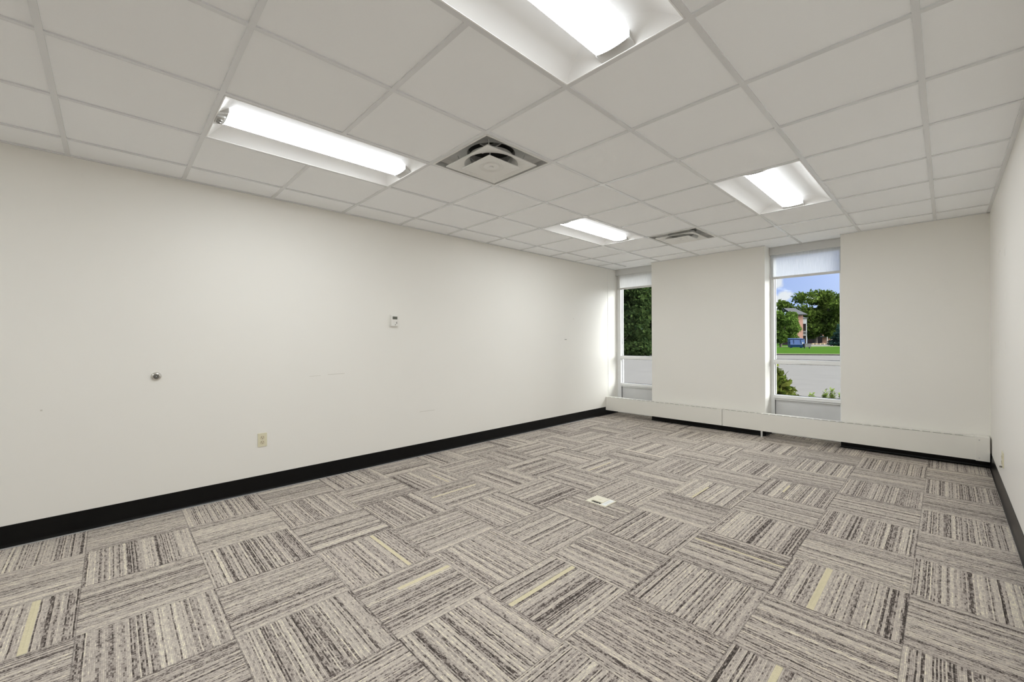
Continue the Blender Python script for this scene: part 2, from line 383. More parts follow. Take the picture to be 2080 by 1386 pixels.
for i, x in xs:
    for b in range(len(ye)-1):
        j = b-10
        if (i-1, j) in open_cells and (i, j) in open_cells and False: continue
        tee(x-TW, x+TW, ye[b], ye[b+1])
for j, y in ys:
    for a in range(len(xe)-1):
        i = a-5
        if (i, j) in open_cells and (i, j-1) in open_cells: continue
        tee(xe[a]+TW, xe[a+1]-TW, y-TW, y+TW)
for i in (-3, -1, 0, 1):                                   # main tees run on into the window recesses
    x = i*G
    for (a, b) in (W1, W2):
        if a+.05 < x < b-.05: tee(x-TW, x+TW, YB, YV)
gm.box(XL, XL+.022, YR, YV, H-.001, H+.006); gm.box(XR-.022, XR, YR, YB, H-.001, H+.006)
gm.box(XL, XR, YR, YR+.022, H-.001, H+.006)
gm.box(W1[1], W2[0], YB-.022, YB, H-.001, H+.006); gm.box(W2[1], XR, YB-.022, YB, H-.001, H+.006)
for (a, b) in (W1, W2): gm.box(a, b, YV-.022, YV, H-.001, H+.006)
gm.build('ceiling_grid', tee_m, ceil)

# baseboards: black coved vinyl
def cove(pts, nrm, h=.138):
    """strip along p0->p1 with profile leaning on the wall; nrm points into the room"""
    (x0, y0), (x1, y1) = pts; nx, ny = nrm
    prof = [(0, h), (.003, h-.001), (.0035, .02), (.006, .009), (.012, .002), (.012, 0), (0, 0)]
    R = [[(x+nx*o, y+ny*o, z) for o, z in prof] for x, y in ((x0, y0), (x1, y1))]
    return MB().loft(R, True, True, True)
struct(cove(((XL, YR), (XL, YF)), (1, 0)).build('baseboard_left', base_m))
struct(cove(((XR, YR), (XR, YB)), (-1, 0), .150).build('baseboard_right', base_m))
struct(cove(((XL, YR), (XR, YR)), (0, 1)).build('baseboard_rear', base_m))
bb = MB()
for pts, n in ((((W1[1], YB), (W2[0], YB)), (0, -1)), (((W2[1], YB), (XR, YB)), (0, -1)), (((W1[1], YB), (W1[1], YF)), (-1, 0)), (((W2[0], YB), (W2[0], YF)), (1, 0)), (((W2[1], YB), (W2[1], YF)), (-1, 0))):
    t = cove(pts, n, .138); bb.add(t.v, t.f)
struct(bb.build('baseboard_back', base_m))
struct(MB().add([(XL+.012, YR, .001), (XL+.038, YR, .001), (XL+.016, 3.9, .001), (XL+.012, 3.9, .001), (XL+.012, YR, .003), (XL+.036, YR, .003), (XL+.016, 3.9, .003), (XL+.012, 3.9, .003)],
                [(0,1,2,3),(4,5,6,7),(0,1,5,4),(1,2,6,5),(2,3,7,6),(3,0,4,7)]).build('trim_2', gap_m))

# ------------------------------------------------------------------ windows
def window(name, a, b, left_stile):
    r = sroot(name, (0, 0, 0))
    y0, y1 = YF, YF+.06
    z_r1, z_r2 = (.955, 1.012), (.487, .532)
    f = MB()
    f.box(a, a+left_stile, y0, y1+.03, 0, 2.46); f.box(b-.045, b, y0, y1+.03, 0, 2.46)
    f.box(a+left_stile, b-.045, y0, y1+.03, 2.41, 2.46); f.box(a+left_stile, b-.045, y0+.01, y1+.03, 0, .06)
    f.box(a+left_stile-.012, a+left_stile, y0-.012, y0, z_r2[1], 2.4); f.box(b-.045, b-.033, y0-.012, y0, z_r2[1], 2.4)
    f.build('frame', frame_m, r, bevel=.003)
    A, B = a+left_stile, b-.045
    MB().box(A-.012, B+.012, y0-.028, y1, *z_r1).box(A, B, y0-.032, y0-.028, z_r1[0]+.012, z_r1[0]+.018).build('transom', frame_m, r, bevel=.004)
    MB().box(A-.012, B+.012, y0-.022, y1, *z_r2).box(A, B, y0-.008, y0, z_r2[0]-.02, z_r2[0]-.006).build('transom', frame_m, r, bevel=.004)
    g1 = MB().box(A-.002, B+.002, y0+.045, y0+.051, z_r1[1]-.002, 2.412).build('glass_pane', glass_m, r)
    g2 = MB().box(A-.002, B+.002, y0+.045, y0+.051, z_r2[1]-.002, z_r1[0]+.002).build('glass_pane', glass_m, r)
    k = MB()
    for z0, z1 in ((z_r1[1], 2.41), (z_r2[1], z_r1[0])):
        for xx in (A, B-.006): k.box(xx, xx+.006, y0+.036, y0+.044, z0, z1)
        for zz in (z0, z1-.006): k.box(A, B, y0+.036, y0+.044, zz, zz+.006)
    k.build('gasket', gasket_m, r)
    # grey infill panel below the glass
    MB().box(A, B, y0+.03, y0+.075, .06, z_r2[0]).build('infill_panel', panel_m, r)
    MB().box(A+.001, A+.006, y0+.018, y0+.031, .06, z_r2[0]).build('infill_gasket', gasket_m, r)
    m = (A+B)/2
    l = MB().box(m-.055, m+.055, y0-.034, y0-.028, .962, .985).box(m-.065, m+.02, y0-.045, y0-.034, .966, .976)
    l.build('latch', frame_m, r, bevel=.002)
    return r
w1 = window('window_1', W1[0], W1[1], .075)
w2 = window('window_2', W2[0], W2[1], .045)
# outer brick skin either side so the wall has a face outdoors
struct(MB().box(XL-6, XL-.12, YO-.2, YO, -.1, TOP).box(XR+.12, XR+6, YO-.2, YO, -.1, TOP).build('wall_outside', brickx_m))

def roller_blind(a, b, zb, cloth, label):
    t = thing('roller_blind', ((a+b)/2, YV, H), label, 'blind', None); w = (b-a)/2-.004
    MB().box(-w, w, 0, .055, -.098, -.001).build('valance', valance_m, t, bevel=.003)
    MB().lathe([(.022, -w+.01), (.022, w-.01)], (0, .03, -.13+.07), 'X').build('roller_tube', rail_m, t, smooth=True)
    ins = .012; zc = zb-H
    MB().box(-w+ins, w-ins, .040, .0408, zc+.02, -.08).build('shade_cloth', cloth, t)
    MB().box(-w+ins, w-ins, .036, .046, zc-.008, zc+.024).build('hem_bar', rail_m, t, bevel=.003)
    return t
roller_blind(W1[0], W1[1], 2.185, blind_a, 'nearly opaque white roller blind in the corner window by the left wall')
roller_blind(W2[0], W2[1], 2.112, blind_b, 'see-through roller blind with blue sky behind it, in the window with the dumpster view')

# ------------------------------------------------------------------ baseboard heater along the window wall
ht = thing('baseboard_heater', (0, 4.53, 0), 'long cream metal baseboard heater under both windows', 'heater')
def heater_cover(x0, x1, name='cover'):
    c = MB(); d = .105
    c.box(x0, x1, 0, .004, .090, .310)                      # front sheet
    c.box(x0, x1, 0, .012, .084, .090)                      # bottom lip
    c.box(x0, x1, 0, .010, .309, .310); c.box(x0, x1, .034, d, .309, .310)
    x = x0+.03; step = .0785
    last = x0
    while x+.058 < x1-.02:
        c.box(last, x, .010, .034, .309, .310); last = x+.058; x += step
    c.box(last, x1, .010, .034, .309, .310)
    c.box(x0, x1, d-.003, d, .09, .306)
    o = c.build(name, heater_m, ht)
    return o
heater_cover(-2.768, -.8775); heater_cover(-.8725, 1.497)
MB().box(-2.76, 1.50, .006, .100, .303, .3065).build('inner_shadow_plate', slot_m, ht)  # dark sheet standing in for the shade inside the top slots
MB().box(-2.774, -2.766, -.004, .108, .084, .312).build('end_cap', heater_m, ht, bevel=.002)
ec = MB().box(1.495, 1.590, -.008, .108, .080, .318).build('end_cap', heater_m, ht, bevel=.003)
for x, z in ((1.52, .285), (1.52, .108)):
    MB().lathe([(.0001, -.011), (.005, -.0105), (.006, -.008)], (x, 0, z), 'Y', 12).build('screw', steel_m, ec)
MB().box(1.5905, 1.598, .02, .03, .03, .14).build('bracket', base_m, ht)
MB().box(-.395, -.375, -.002, .01, .0, .085).build('leg_bracket', steel_m, ht)

# ------------------------------------------------------------------ troffer lights
def make_troffer():
    t = thing('ceiling_light', (0, 0, H), '', 'light')
    hw, hl = .3048-.0125, G-.0125
    # rolled white edge
    e = MB()
    for s in (-1, 1):
        e.box(min(s*hw, s*(hw-.006)), max(s*hw, s*(hw-.006)), -hl, hl, -.001, .012)
        e.box(-hw, hw, min(s*hl, s*(hl-.006)), max(s*hl, s*(hl-.006)), -.001, .012)
    e.build('edge_frame', refl_m, t)
    LW, LL, D = .084, hl-.055, .070
    for s in (-1, 1):       # curved side reflector, and the sloping end facets
        prof = []
        for k in range(9):
            q = k/8; x = hw-.006 - (hw-.006-LW)*q; z = D*math.sin(q*PI/2)**.9
            prof.append((s*x, z))
        R = []
        for yy, pull in ((-1, 1), (1, 1)):
            R.append([(x, yy*(hl-.006 - .085*(z/D)), z+.001) for x, z in prof])
        MB().loft(R, False).build('side_reflector', refl_m, t, smooth=True)
        for yy in (-1, 1):
            top = [(x, yy*(hl-.006 - .085*(z/D)), z+.001) for x, z in prof]
            bot = [(x, yy*(hl-.006), .001) for x, z in prof]
            MB().loft([top, bot], False).build('end_facet', refl_m, t)
    # lens basket: shallow rounded trough
    sec = [(-LW, .072), (-LW+.002, .016), (-LW*.7, .010), (-LW*.35, .007), (0, .006), (LW*.35, .007), (LW*.7, .010), (LW-.002, .016), (LW, .072)]
    R = [[(x, y, z) for x, z in sec[1:-1]] for y in (-LL, LL)]
    MB().loft(R, False).build('lens', lens_m, t, smooth=True)
    for s in (0, 7): MB().loft([[(x, y, z) for x, z in sec[s:s+2]] for y in (-LL, LL)], False).build('basket_side', basket_m, t)
    for yy in (-1, 1):
        y0, y1 = yy*(LL), yy*(hl-.006)
        R = [[(x, y, z) for x, z in sec] + [(LW, y, .075), (-LW, y, .075)] for y in (y0, y0+yy*.003)]
        c = MB().loft(R, True, True, True)
        c.quad((-LW, y0, .014), (LW, y0, .014), (LW, y1, .002), (-LW, y1, .002))
        c.quad((-LW, y0, .012), (-LW, y1, .002), (-LW, y1, .07), (-LW, y0, .07)); c.quad((LW, y0, .012), (LW, y1, .002), (LW, y1, .07), (LW, y0, .07))
        c.build('end_cap', cap_m, t)
    hs = MB().box(-hw, hw, -hl, hl, .110, .112)
    for s in (-1, 1):
        hs.box(min(s*hw, s*(hw+.002)), max(s*hw, s*(hw+.002)), -hl, hl, .005, .112); hs.box(-hw, hw, min(s*hl, s*(hl+.002)), max(s*hl, s*(hl+.002)), .005, .112)
    hs.build('housing', steel_m, t)
    return t
tro = make_troffer()
spots = [(-3, -2, 'lit ceiling light panel nearest the left wall, with a sensor at its near end'),
         (0, -2, 'lit ceiling light cut off by the top edge of the photo'),
         (-3, 3, 'lit ceiling light left of the far air diffuser'),
         (0, 3, 'lit ceiling light right of the far air diffuser, in front of the sky-view window'),
         (-3, -7, 'lit ceiling light of the rearmost row, on the left wall side'), (0, -7, 'lit ceiling light of the rearmost row, on the right wall side')]
for n, (i, j, lab) in enumerate(spots):
    t = tro if n == 0 else copy_tree(tro)
    t.location = ((i+.5)*G, (j+1)*G, H); t['label'] = lab; t['group'] = 'recessed fluorescent ceiling lights'
# sensor bracket on the first light only
sb = MB().box(-.045, .045, -.592, -.552, -.006, .012).build('sensor', cap_m, tro, bevel=.003)
for x in (-.018, .014):
    MB().lathe([(.0115, -.0065), (.0115, -.014), (.006, -.015), (.0055, -.009)], (x, -.574, 0), 'Z', 16).build('sensor_eye', white_m, sb)
    MB().lathe([(.0001, -.0105), (.0055, -.0108), (.0055, -.0095)], (x, -.574, 0), 'Z', 12).build('sensor_eye_hole', btn_m, sb)

# ------------------------------------------------------------------ air diffusers
def sq(s, z, n=32):
    P = []
    for k in range(n):
        t = 2*PI*(k+.5)/n; c, d = math.cos(t), math.sin(t); m = max(abs(c), abs(d)); P.append((s*c/m, s*d/m, z))
    # force true corners
    for q in range(4):
        a = PI/4+q*PI/2; k = int(round(a/(2*PI)*n-.5)) % n
        P[k] = (s*(1 if math.cos(a) > 0 else -1), s*(1 if math.sin(a) > 0 else -1), z)
    return P
def ci(r, z, n=32): return [(r*math.cos(2*PI*(k+.5)/n), r*math.sin(2*PI*(k+.5)/n), z) for k in range(n)]
def make_vent():
    t = thing('air_diffuser', (0, 0, H), '', 'air vent')
    MB().loft([sq(.294, -.001), sq(.283, -.004), sq(.281, .001)]).build('frame', vent_m, t)
    MB().loft([sq(.282, -.001), sq(.276, .030), sq(.250, .048), ci(.215, .058), ci(.168, .066), ci(.160, .25)]).build('back_pan', steel_m, t)
    MB().loft([ci(.1595, .10), ci(.159, .26)], True, False, True).build('duct', duct_m, t)
    # middle cone: square skirt pressed up to a round throat
    MB().loft([ci(.150, .050), ci(.155, .028), ci(.175, .008), ci(.190, -.006), sq(.225, -.016), sq(.225, -.022), ci(.188, -.011), ci(.171, .005), ci(.151, .026), ci(.147, .050)]).build('middle_cone', vent_m, t)
    # inner plate with pressed disc and hub
    ip = MB().loft([sq(.144, -.036), sq(.144, -.031), ci(.08, -.018), ci(.05, -.016)], True, False, True)
    ip.loft([sq(.144, -.036), sq(.135, -.036), ci(.088, -.028), ci(.062, -.016), ci(.060, -.017), ci(.054, -.026), ci(.016, -.026), ci(.014, -.033), ci(.004, -.034)], True, False, True)
    ip = ip.build('centre_plate', vent_m, t)
    for q in range(4):
        a = q*PI/2+PI/4; c, s = math.cos(a), math.sin(a)
        MB().tube((c*.09, s*.09, -.022), (c*.150, s*.150, .050), .003, n=8).build('strut', steel_m, t)
        MB().tube((c*.21, s*.21, -.010), (c*.235, s*.235, .054), .003, n=8).build('strut', steel_m, t)
    for q in range(4):
        a = q*PI/2; c, s = math.cos(a), math.sin(a)
        for o in (-.11, .11):
            MB().tube((c*.276 - s*o, s*.276 + c*o, .020), (c*.262 - s*o, s*.262 + c*o, .020), .009, .006, 10).build('clip', steel_m, t)
    MB().box(-.10, .10, -.005, .005, .10, .13).box(-.005, .005, -.10, .10, .10, .13).build('damper_cross', steel_m, t)
    return t
v1 = make_vent(); v2 = copy_tree(v1)
for v, (i, j), lab in ((v1, (-2, 0), 'square white air diffuser between the near ceiling lights'), (v2, (-2, 5), 'square air diffuser closest to the windows')):
    v.location = ((i+.5)*G, (j+.5)*G, H); v['label'] = lab; v['group'] = 'square ceiling air diffusers'

# ------------------------------------------------------------------ things on the left wall
th = thing('thermostat', (XL, .545, 1.440), 'small white digital thermostat on the left wall', 'thermostat')
MB().box(0, .004, -.052, .044, -.004, .124).build('back_plate', thw_m, th, bevel=.002)
cv = MB().box(.004, .030, -.042, .034, 0, .116).build('cover', thw_m, th, bevel=.005)
MB().box(.0300, .0308, -.028, .026, .074, .104).build('display', lcd_m, cv)
for y, z in ((.018, .044), (.018, .032), (.004, .017)):
    MB().lathe([(.0045, .0295), (.0045, .0315), (.003, .032)], (0, y, z), 'X', 14).build('button', btn_m, cv)
MB().box(.0300, .0305, -.028, -.002, .028, .0285).box(.0300, .0305, -.028, -.002, .038, .0385).box(.0300, .0305, -.028, -.002, .048, .0485).box(.0300, .0305, -.028, -.002, .058, .0585).build('vent_lines', scuff_l, cv)

ds = thing('door_stop', (XL, -1.383, 1.027), 'round chrome door stop with a grey rubber centre on the left wall', 'door stop')
MB().lathe([(.030, 0), (.031, .003), (.029, .008), (.024, .014), (.018, .017), (.0165, .016), (.0165, .010), (.0001, .010)], (0, 0, 0), 'X', 40, False).build('chrome_cup', chrome_m, ds, smooth=True)
MB().lathe([(.0155, .010), (.0150, .019), (.011, .022), (.0075, .021), (.006, .015), (.0001, .014)], (0, 0, 0), 'X', 36, False).build('rubber_bumper', rubber_m, ds, smooth=True)
MB().lathe([(.0045, .013), (.004, .0185), (.0001, .019)], (0, 0, 0), 'X', 20, False).build('screw', steel_m, ds, smooth=True)

def outlet(loc, label, w=.07, rz=0.):
    t = thing('wall_outlet', loc, label, 'outlet', None, rz)
    MB().box(0, .006, -w/2, w/2, -.0575, .0575).build('cover_plate', ivory_m, t, bevel=.002)
    for z in (.0205, -.0205):
        rc = MB().lathe([(.0172, .005), (.0172, .0085), (.0160, .009), (.0001, .009)], (0, 0, z), 'X', 28, False).build('receptacle', ivoryd_m, t)
        m = MB().box(.0088, .0094, -.0085, -.0060, z-.001, z+.009).box(.0088, .0094, .0055, .0080, z+.000, z+.008)
        m.lathe([(.0028, .0088), (.0028, .0094)], (0, 0, z-.008), 'X', 12); m.build('slots', hole_m, rc)
    MB().lathe([(.0034, .0055), (.003, .0075), (.0001, .0078)], (0, 0, 0), 'X', 14, False).build('screw', steel_m, t)
    return t
outlet((XL, -.690, .440), 'ivory duplex outlet low on the left wall')
ro = outlet((XR, 3.38, .338), 'ivory outlet low on the right wall near the heater', .115, PI)
MB().box(.006, .020, -.012, .012, -.062, -.052).build('plug_tab', rubber_m, ro)

# ------------------------------------------------------------------ floor outlet box
fb = thing('floor_box', (-.608, 1.178, 0), 'cream metal floor outlet box with a dark open cable slot, set in the carpet', 'floor box')
FX, FY = .092, .078
p = MB()
sx0, sx1, sy0, sy1 = -.054, .032, -.064, -.030     # cable slot along the near edge
p.box(-FX, sx0, -FY, FY, 0, .006); p.box(sx1, FX, -FY, FY, 0, .006); p.box(sx0, sx1, -FY, sy0, 0, .006); p.box(sx0, sx1, sy1, FY, 0, .006)
p.build('cover_plate', cream_m, fb)
MB().box(sx0, sx1, sy0, sy1, 0.0005, .0012).build('cable_slot', hole_m, fb)
for q_ in (sx0+.016, sx1-.020): MB().box(q_, q_+.004, sy0, sy0+.010, .001, .0055).build('slot_tooth', cream_m, fb)
lid = MB().box(-FX+.012, .034, -.026, FY-.012, .006, .0082).build('lid', cream_m, fb, bevel=.0006)
MB().box(.042, FX-.010, -FY+.014, FY-.012, .006, .0082).build('lid', white_plate_m, fb, bevel=.0006)
MB().box(-.030, -.005, .006, .020, .0082, .0088).build('finger_tab', ivory_m, lid)
for q_ in (.052, .064): MB().box(q_, q_+.003, -.04, .045, .0082, .0088).build('ridge', cap_m, fb)

# ------------------------------------------------------------------ outdoors
GZ = -.10
def plate(name, pts, z, m):
    o = MB().add([(x, y, z) for x, y in pts]+[(x, y, z-.05) for x, y in pts], [tuple(range(len(pts)))]+[tuple(range(len(pts), 2*len(pts)))[::-1]]+[(i, (i+1) % len(pts), (i+1) % len(pts)+len(pts), i+len(pts)) for i in range(len(pts))]).build(name, m)
    return struct(o)
plate('parking_lot', [(-120, YO), (80, YO), (80, 220), (-120, 220)], GZ, asphalt_m)
q0, q1 = Vector((-9.82, 43.1)), Vector((-5.22, 45.07)); dr = (q1-q0).normalized(); nn = Vector((-dr.y, dr.x))
def rp(s, t): v = q0+dr*s+nn*t; return (v.x, v.y)
plate('kerb', [rp(-60, -.25), rp(60, -.25), rp(60, .15), rp(-60, .15)], GZ+.12, kerb_m)
plate('lawn', [rp(-60, .1), rp(60, .1), rp(60, 150), rp(-60, 150)], GZ+.11, grass_m)
g0, g1 = Vector((-20.5, 86.)), Vector((-13.9, 98.)); dd = (g1-g0).normalized(); n2 = Vector((-dd.y, dd.x))
def rq(s, t): v = g0+dd*s+n2*t; return (v.x, v.y)
plate('footpath', [rq(-30, 0), rq(60, 0), rq(60, 2.2), rq(-30, 2.2)], GZ+.13, kerb_m)
a1, a2 = deep(1642, 704.5, 100), deep(1720, 704.5, 100); b1, b2 = deep(1650, 697, 330), deep(1760, 697, 330)
plate('far_parking_lot', [(deep(1643, 700, 86).x, deep(1643, 700, 86).y), (deep(1693, 700, 86).x, deep(1693, 700, 86).y), (deep(1693, 700, 108).x, deep(1693, 700, 108).y), (deep(1643, 700, 108).x, deep(1643, 700, 108).y)], GZ+.16, lot_m)

def leaf_mesh(name, blobs, n, size, mm, parent=None, seed=1, elong=1.0):
    rs = np.random.RandomState(seed); B = np.array(blobs, float)        # x,y,z,rx,ry,rz
    vol = (B[:, 3]*B[:, 4]*B[:, 5])**(2/3); k = rs.choice(len(B), n, p=vol/vol.sum())
    d = rs.normal(size=(n, 3)); d /= np.linalg.norm(d, axis=1)[:, None]
    rad = rs.uniform(.35, 1, n)**.45
    c = B[k, :3]+d*rad[:, None]*B[k, 3:6]*(1+.12*rs.normal(size=(n, 1)))
    u = rs.normal(size=(n, 3)); u /= np.linalg.norm(u, axis=1)[:, None]
    w = np.cross(u, rs.normal(size=(n, 3))); w /= np.linalg.norm(w, axis=1)[:, None]
    s = size*rs.uniform(.5, 1.3, (n, 1)); u = u*s*elong; w = w*s*.62
    V = np.stack([c-u, c-w*.9, c+u, c+w*.9], 1).reshape(-1, 3)
    me = bpy.data.meshes.new(name); me.vertices.add(4*n); me.vertices.foreach_set('co', V.ravel())
    me.loops.add(4*n); me.loops.foreach_set('vertex_index', np.arange(4*n)); me.polygons.add(n)
    me.polygons.foreach_set('loop_start', np.arange(n)*4); me.polygons.foreach_set('loop_total', np.full(n, 4)); me.update(calc_edges=True)
    me.materials.append(mm); o = bpy.data.objects.new(name, me); COL.objects.link(o)
    if parent: o.parent = parent
    return o
def tree(base, crown, mm, label, n=5000, size=.3, trunk=(.35, 4), seed=1, cat='tree', name='tree', branches=7, group=None):
    """crown: blobs relative to the base"""
    t = thing(name, (base.x, base.y, GZ+.1), label, cat, group)
    leaf_mesh('foliage', crown, n, size, mm, t, seed)
    rs = random.Random(seed); tm = MB(); tr, thh = trunk
    tm.tube((0, 0, -.1), (0, 0, thh), tr, tr*.7, 12)
    for k in range(branches):
        b = crown[k % len(crown)]; tm.tube((0, 0, thh*.8), (b[0]*.7, b[1]*.7, max(thh, b[2])), tr*.45, tr*.1, 8)
    tm.build('trunk', bark_m, t); return t
def blobs_from(rs, n, cx, cy, z0, z1, R, r):
    out = []
    for _ in range(n):
        a = rs.uniform(0, 2*PI); q = math.sqrt(rs.uniform(0, 1)); z = rs.uniform(z0, z1)
        prof = math.sqrt(max(.05, 1-((z-(z0+z1)/2)/((z1-z0)/2+.01))**2*.85))
        out.append((cx+math.cos(a)*q*R*prof, cy+math.sin(a)*q*R*prof, z, r*rs.uniform(.7, 1.2), r*rs.uniform(.7, 1.2), r*rs.uniform(.55, .9)))
    return out
rs = random.Random(11)
# the big spreading tree
bt = deep(1656, 700, 122)
tree(bt, blobs_from(rs, 30, 0, 0, 7.5, 14.6, 9.0, 2.2)+blobs_from(rs, 26, 1.5, 0, 2.6, 10, 5.4, 2.2), leaf_big, 'tall broad-crowned tree behind the blue dumpster', 17000, .42, (.6, 5), 3)
t2 = deep(1700, 700, 138)
tree(t2, blobs_from(rs, 24, 0, 0, 6.5, 14.8, 6.0, 2.3), leaf_big, 'rounded tree rising over the brick building on the right', 9000, .36, (.5, 5), 4)
t3 = deep(1586, 700, 76)
tree(t3, blobs_from(rs, 26, 0, 0, 1.1, 6.0, 2.3, 1.05), leaf_mid, 'leafy green tree left of the dumpster, branches to the ground', 10000, .22, (.2, 2), 5)
t4 = deep(1606, 700, 86)
tree(t4, blobs_from(rs, 22, 0, 0, 1.2, 7.0, 1.0, .8), leaf_mid, 'smaller green tree between the leafy tree and the brick stair tower', 6000, .22, (.22, 2), 6)
t5 = deep(1716, 700, 170)
tree(t5, blobs_from(rs, 24, 0, 0, 4, 16, 9, 3.), leaf_mid, 'distant light green tree at the right edge of the window view', 6000, .55, (.6, 6), 7)
t6 = deep(1560, 700, 150)
tree(t6, blobs_from(rs, 24, 0, 0, 2, 9, 12, 2.6), leaf_mid, 'distant tree line hidden mostly behind the window jamb', 7000, .5, (.5, 4), 8)
# blue spruce, conical
def cone_blobs(h, r, n):
    out = []
    for k in range(n):
        q = k/(n-1); R = r*(1-q)**.85
        for m_ in range(max(1, int(7*(1-q)))):
            a = rs.uniform(0, 2*PI); out.append((math.cos(a)*R*.6, math.sin(a)*R*.6, .5+q*(h-.5), R*.5+.2, R*.5+.2, h/n*.9))
    return out
sp = deep(1703, 700, 84)
tree(sp, cone_blobs(4.1, 1.5, 10), leaf_blue, 'small blue spruce at the right edge of the window view', 6000, .16, (.15, 2), 9, name='spruce_tree', branches=0)
# dark evergreens seen through the corner window
for n_, (px, d, h, r, lab) in enumerate(((1270, 41, 15, 3.4, 'dark evergreen filling the left of the corner window view'), (1356, 49, 14, 3.0, 'dark evergreen filling the right of the corner window view'))):
    tree(deep(px, 700, d), cone_blobs(h, r, 16), leaf_dark, lab, 20000, .19, (.25, 4), 20+n_, name='evergreen_tree', branches=0)
tree(deep(1312, 700, 58), blobs_from(rs, 24, 0, 0, 4.5, 11.5, 3.6, 1.3), leaf_mid, 'brighter green tree top between the dark evergreens', 7000, .22, (.25, 4), 31)
tree(deep(1190, 700, 66), blobs_from(rs, 24, 0, 0, 2, 10, 5, 1.8), leaf_dark, 'dark round tree beyond the left wall corner', 7000, .3, (.3, 4), 32)

yaw = math.atan2(fwd.y, fwd.x)-PI/2
# dumpster
dp = deep(1617, 709, 67); dz = GZ+.11
dm = thing('dumpster', (dp.x, dp.y, dz), 'blue steel dumpster on the grass strip', 'dumpster', None, yaw-.35)
body = MB(); body.loft([[(-.95, -.62, .12), (.95, -.62, .12), (.95, .62, .12), (-.95, .62, .12)], [(-.98, -.85, .55), (.98, -.85, .55), (.98, .75, .55), (-.98, .75, .55)], [(-.98, -.75, 1.32), (.98, -.75, 1.32), (.98, .8, 1.55), (-.98, .8, 1.55)]], True, True, True)
body = body.build('body', blue_m, dm)
MB().box(-1.0, 1.0, -.90, -.84, .50, .58).box(-.5, -.44, -.87, -.76, .5, 1.3).box(.44, .5, -.87, -.76, .5, 1.3).build('rib', blued_m, body)
MB().box(-1.0, .0, -.8, .82, 1.44, 1.48).build('lid', blued_m, dm); MB().box(.02, 1.0, -.8, .82, 1.44, 1.48).build('lid', blued_m, dm)
MB().box(.98, 1.06, -.45, .45, .75, .92).build('lift_pocket', blued_m, dm); MB().box(-1.06, -.98, -.45, .45, .75, .92).build('lift_pocket', blued_m, dm)
MB().box(.62, .76, -.885, -.86, .6, .9).build('sign', white_m, dm)
for x in (-.7, .7): MB().box(x-.06, x+.06, -.5, .5, 0, .14).build('skid', blued_m, dm)
# charcoal utility box on legs
ub = deep(1640, 711, 62); u = thing('utility_box', (ub.x, ub.y, GZ+.11), 'small charcoal box on legs on the grass in front of the parking lot', 'utility box', None, yaw)
MB().box(-.52, .42, -.2, .2, .22, .66).box(-.54, .44, -.22, .22, .64, .72).build('body', blk_m, u)
for x in (-.42, .32): MB().box(x-.03, x+.03, -.1, .1, 0, .24).build('leg', blk_m, u)
MB().box(-.40, -.2, -.21, -.2, .3, .5).build('panel_plate', van_m, u)
# low tan retaining stones at the far lot edge
for k, px in enumerate((1648, 1655, 1663, 1671, 1680)):
    c = deep(px, 699, 109); o = MB().box(-.55, .45, -.3, .3, 0, .32+.08*(k % 2)).build('landscape_rock', tan_m, None, (c.x, c.y, GZ+.1), bevel=.12)
    tag(o, 'tan landscape rock at the far edge of the distant parking lot', 'rock', 'tan rocks along the distant lot')

# brick apartment building left of the big tree
ap = deep(1625, 693, 104); k_ = 104/FPX
bd = thing('apartment_building', (ap.x, ap.y, GZ+.1), 'brick apartment building with a grey roof and a balcony, behind the dumpster', 'building', None, yaw)
wt = MB().box(-6*k_, 6.3*k_, 0, 7, 0, 53*k_+1.28).build('brick_wall', brick_m, bd)
zr = 53*k_+1.28
MB().loft([[(-20*k_, -1.0, zr-.15), (10*k_, -1.0, zr-.15), (6.5*k_, 3.2, zr+1.7), (-16*k_, 3.2, zr+1.7)], [(-20*k_, -.9, zr-.35), (10*k_, -.9, zr-.35), (6.5*k_, 3.4, zr+1.4), (-16*k_, 3.4, zr+1.4)]], True, True, True).build('roof', shin_m, bd)
MB().box(-9*k_, -6*k_, -.3, .2, zr-1.0, zr-.1).build('gable_trim', white_m, bd)
blc = MB(); bx0, bx1 = 6.3*k_, 17*k_
blc.box(bx0, bx1, .5, 5, 47*k_*0+1.28+33*k_, 1.28+45*k_)        # siding above
blc.box(bx0, bx1, 1.6, 5, 0, 1.28+33*k_); blc.box(bx1-.22, bx1, .5, 1.6, 0, 1.28+34*k_)
blc.box(bx0, bx1, .5, 1.6, 1.28+9*k_, 1.28+11*k_)
blc.build('siding', side_m, bd)
MB().loft([[(bx0, .2, 1.28+45*k_), (bx1+.2, .2, 1.28+45*k_), (bx1+.1, 4, 1.28+50*k_), (bx0, 4, 1.28+50*k_)], [(bx0, .2, 1.2+45*k_), (bx1+.2, .2, 1.2+45*k_), (bx1+.1, 4, 1.2+50*k_), (bx0, 4, 1.2+50*k_)]], True, True, True).build('roof', shin_m, bd)
rl = MB().box(bx0, bx1, .45, .5, 1.28+17*k_, 1.28+18*k_)
for q in range(7): rl.box(bx0+.2*q, bx0+.2*q+.04, .45, .5, 1.28+11*k_, 1.28+18*k_)
rl.build('balcony_railing', side_m, bd)
MB().box(bx0+.15, bx1-.35, 1.55, 1.6, 1.28+12*k_, 1.28+30*k_).build('window', dark_m, bd)
MB().box(bx0+.15, bx1-.35, 1.55, 1.6, .1, 1.28+6*k_).build('door', dark_m, bd)
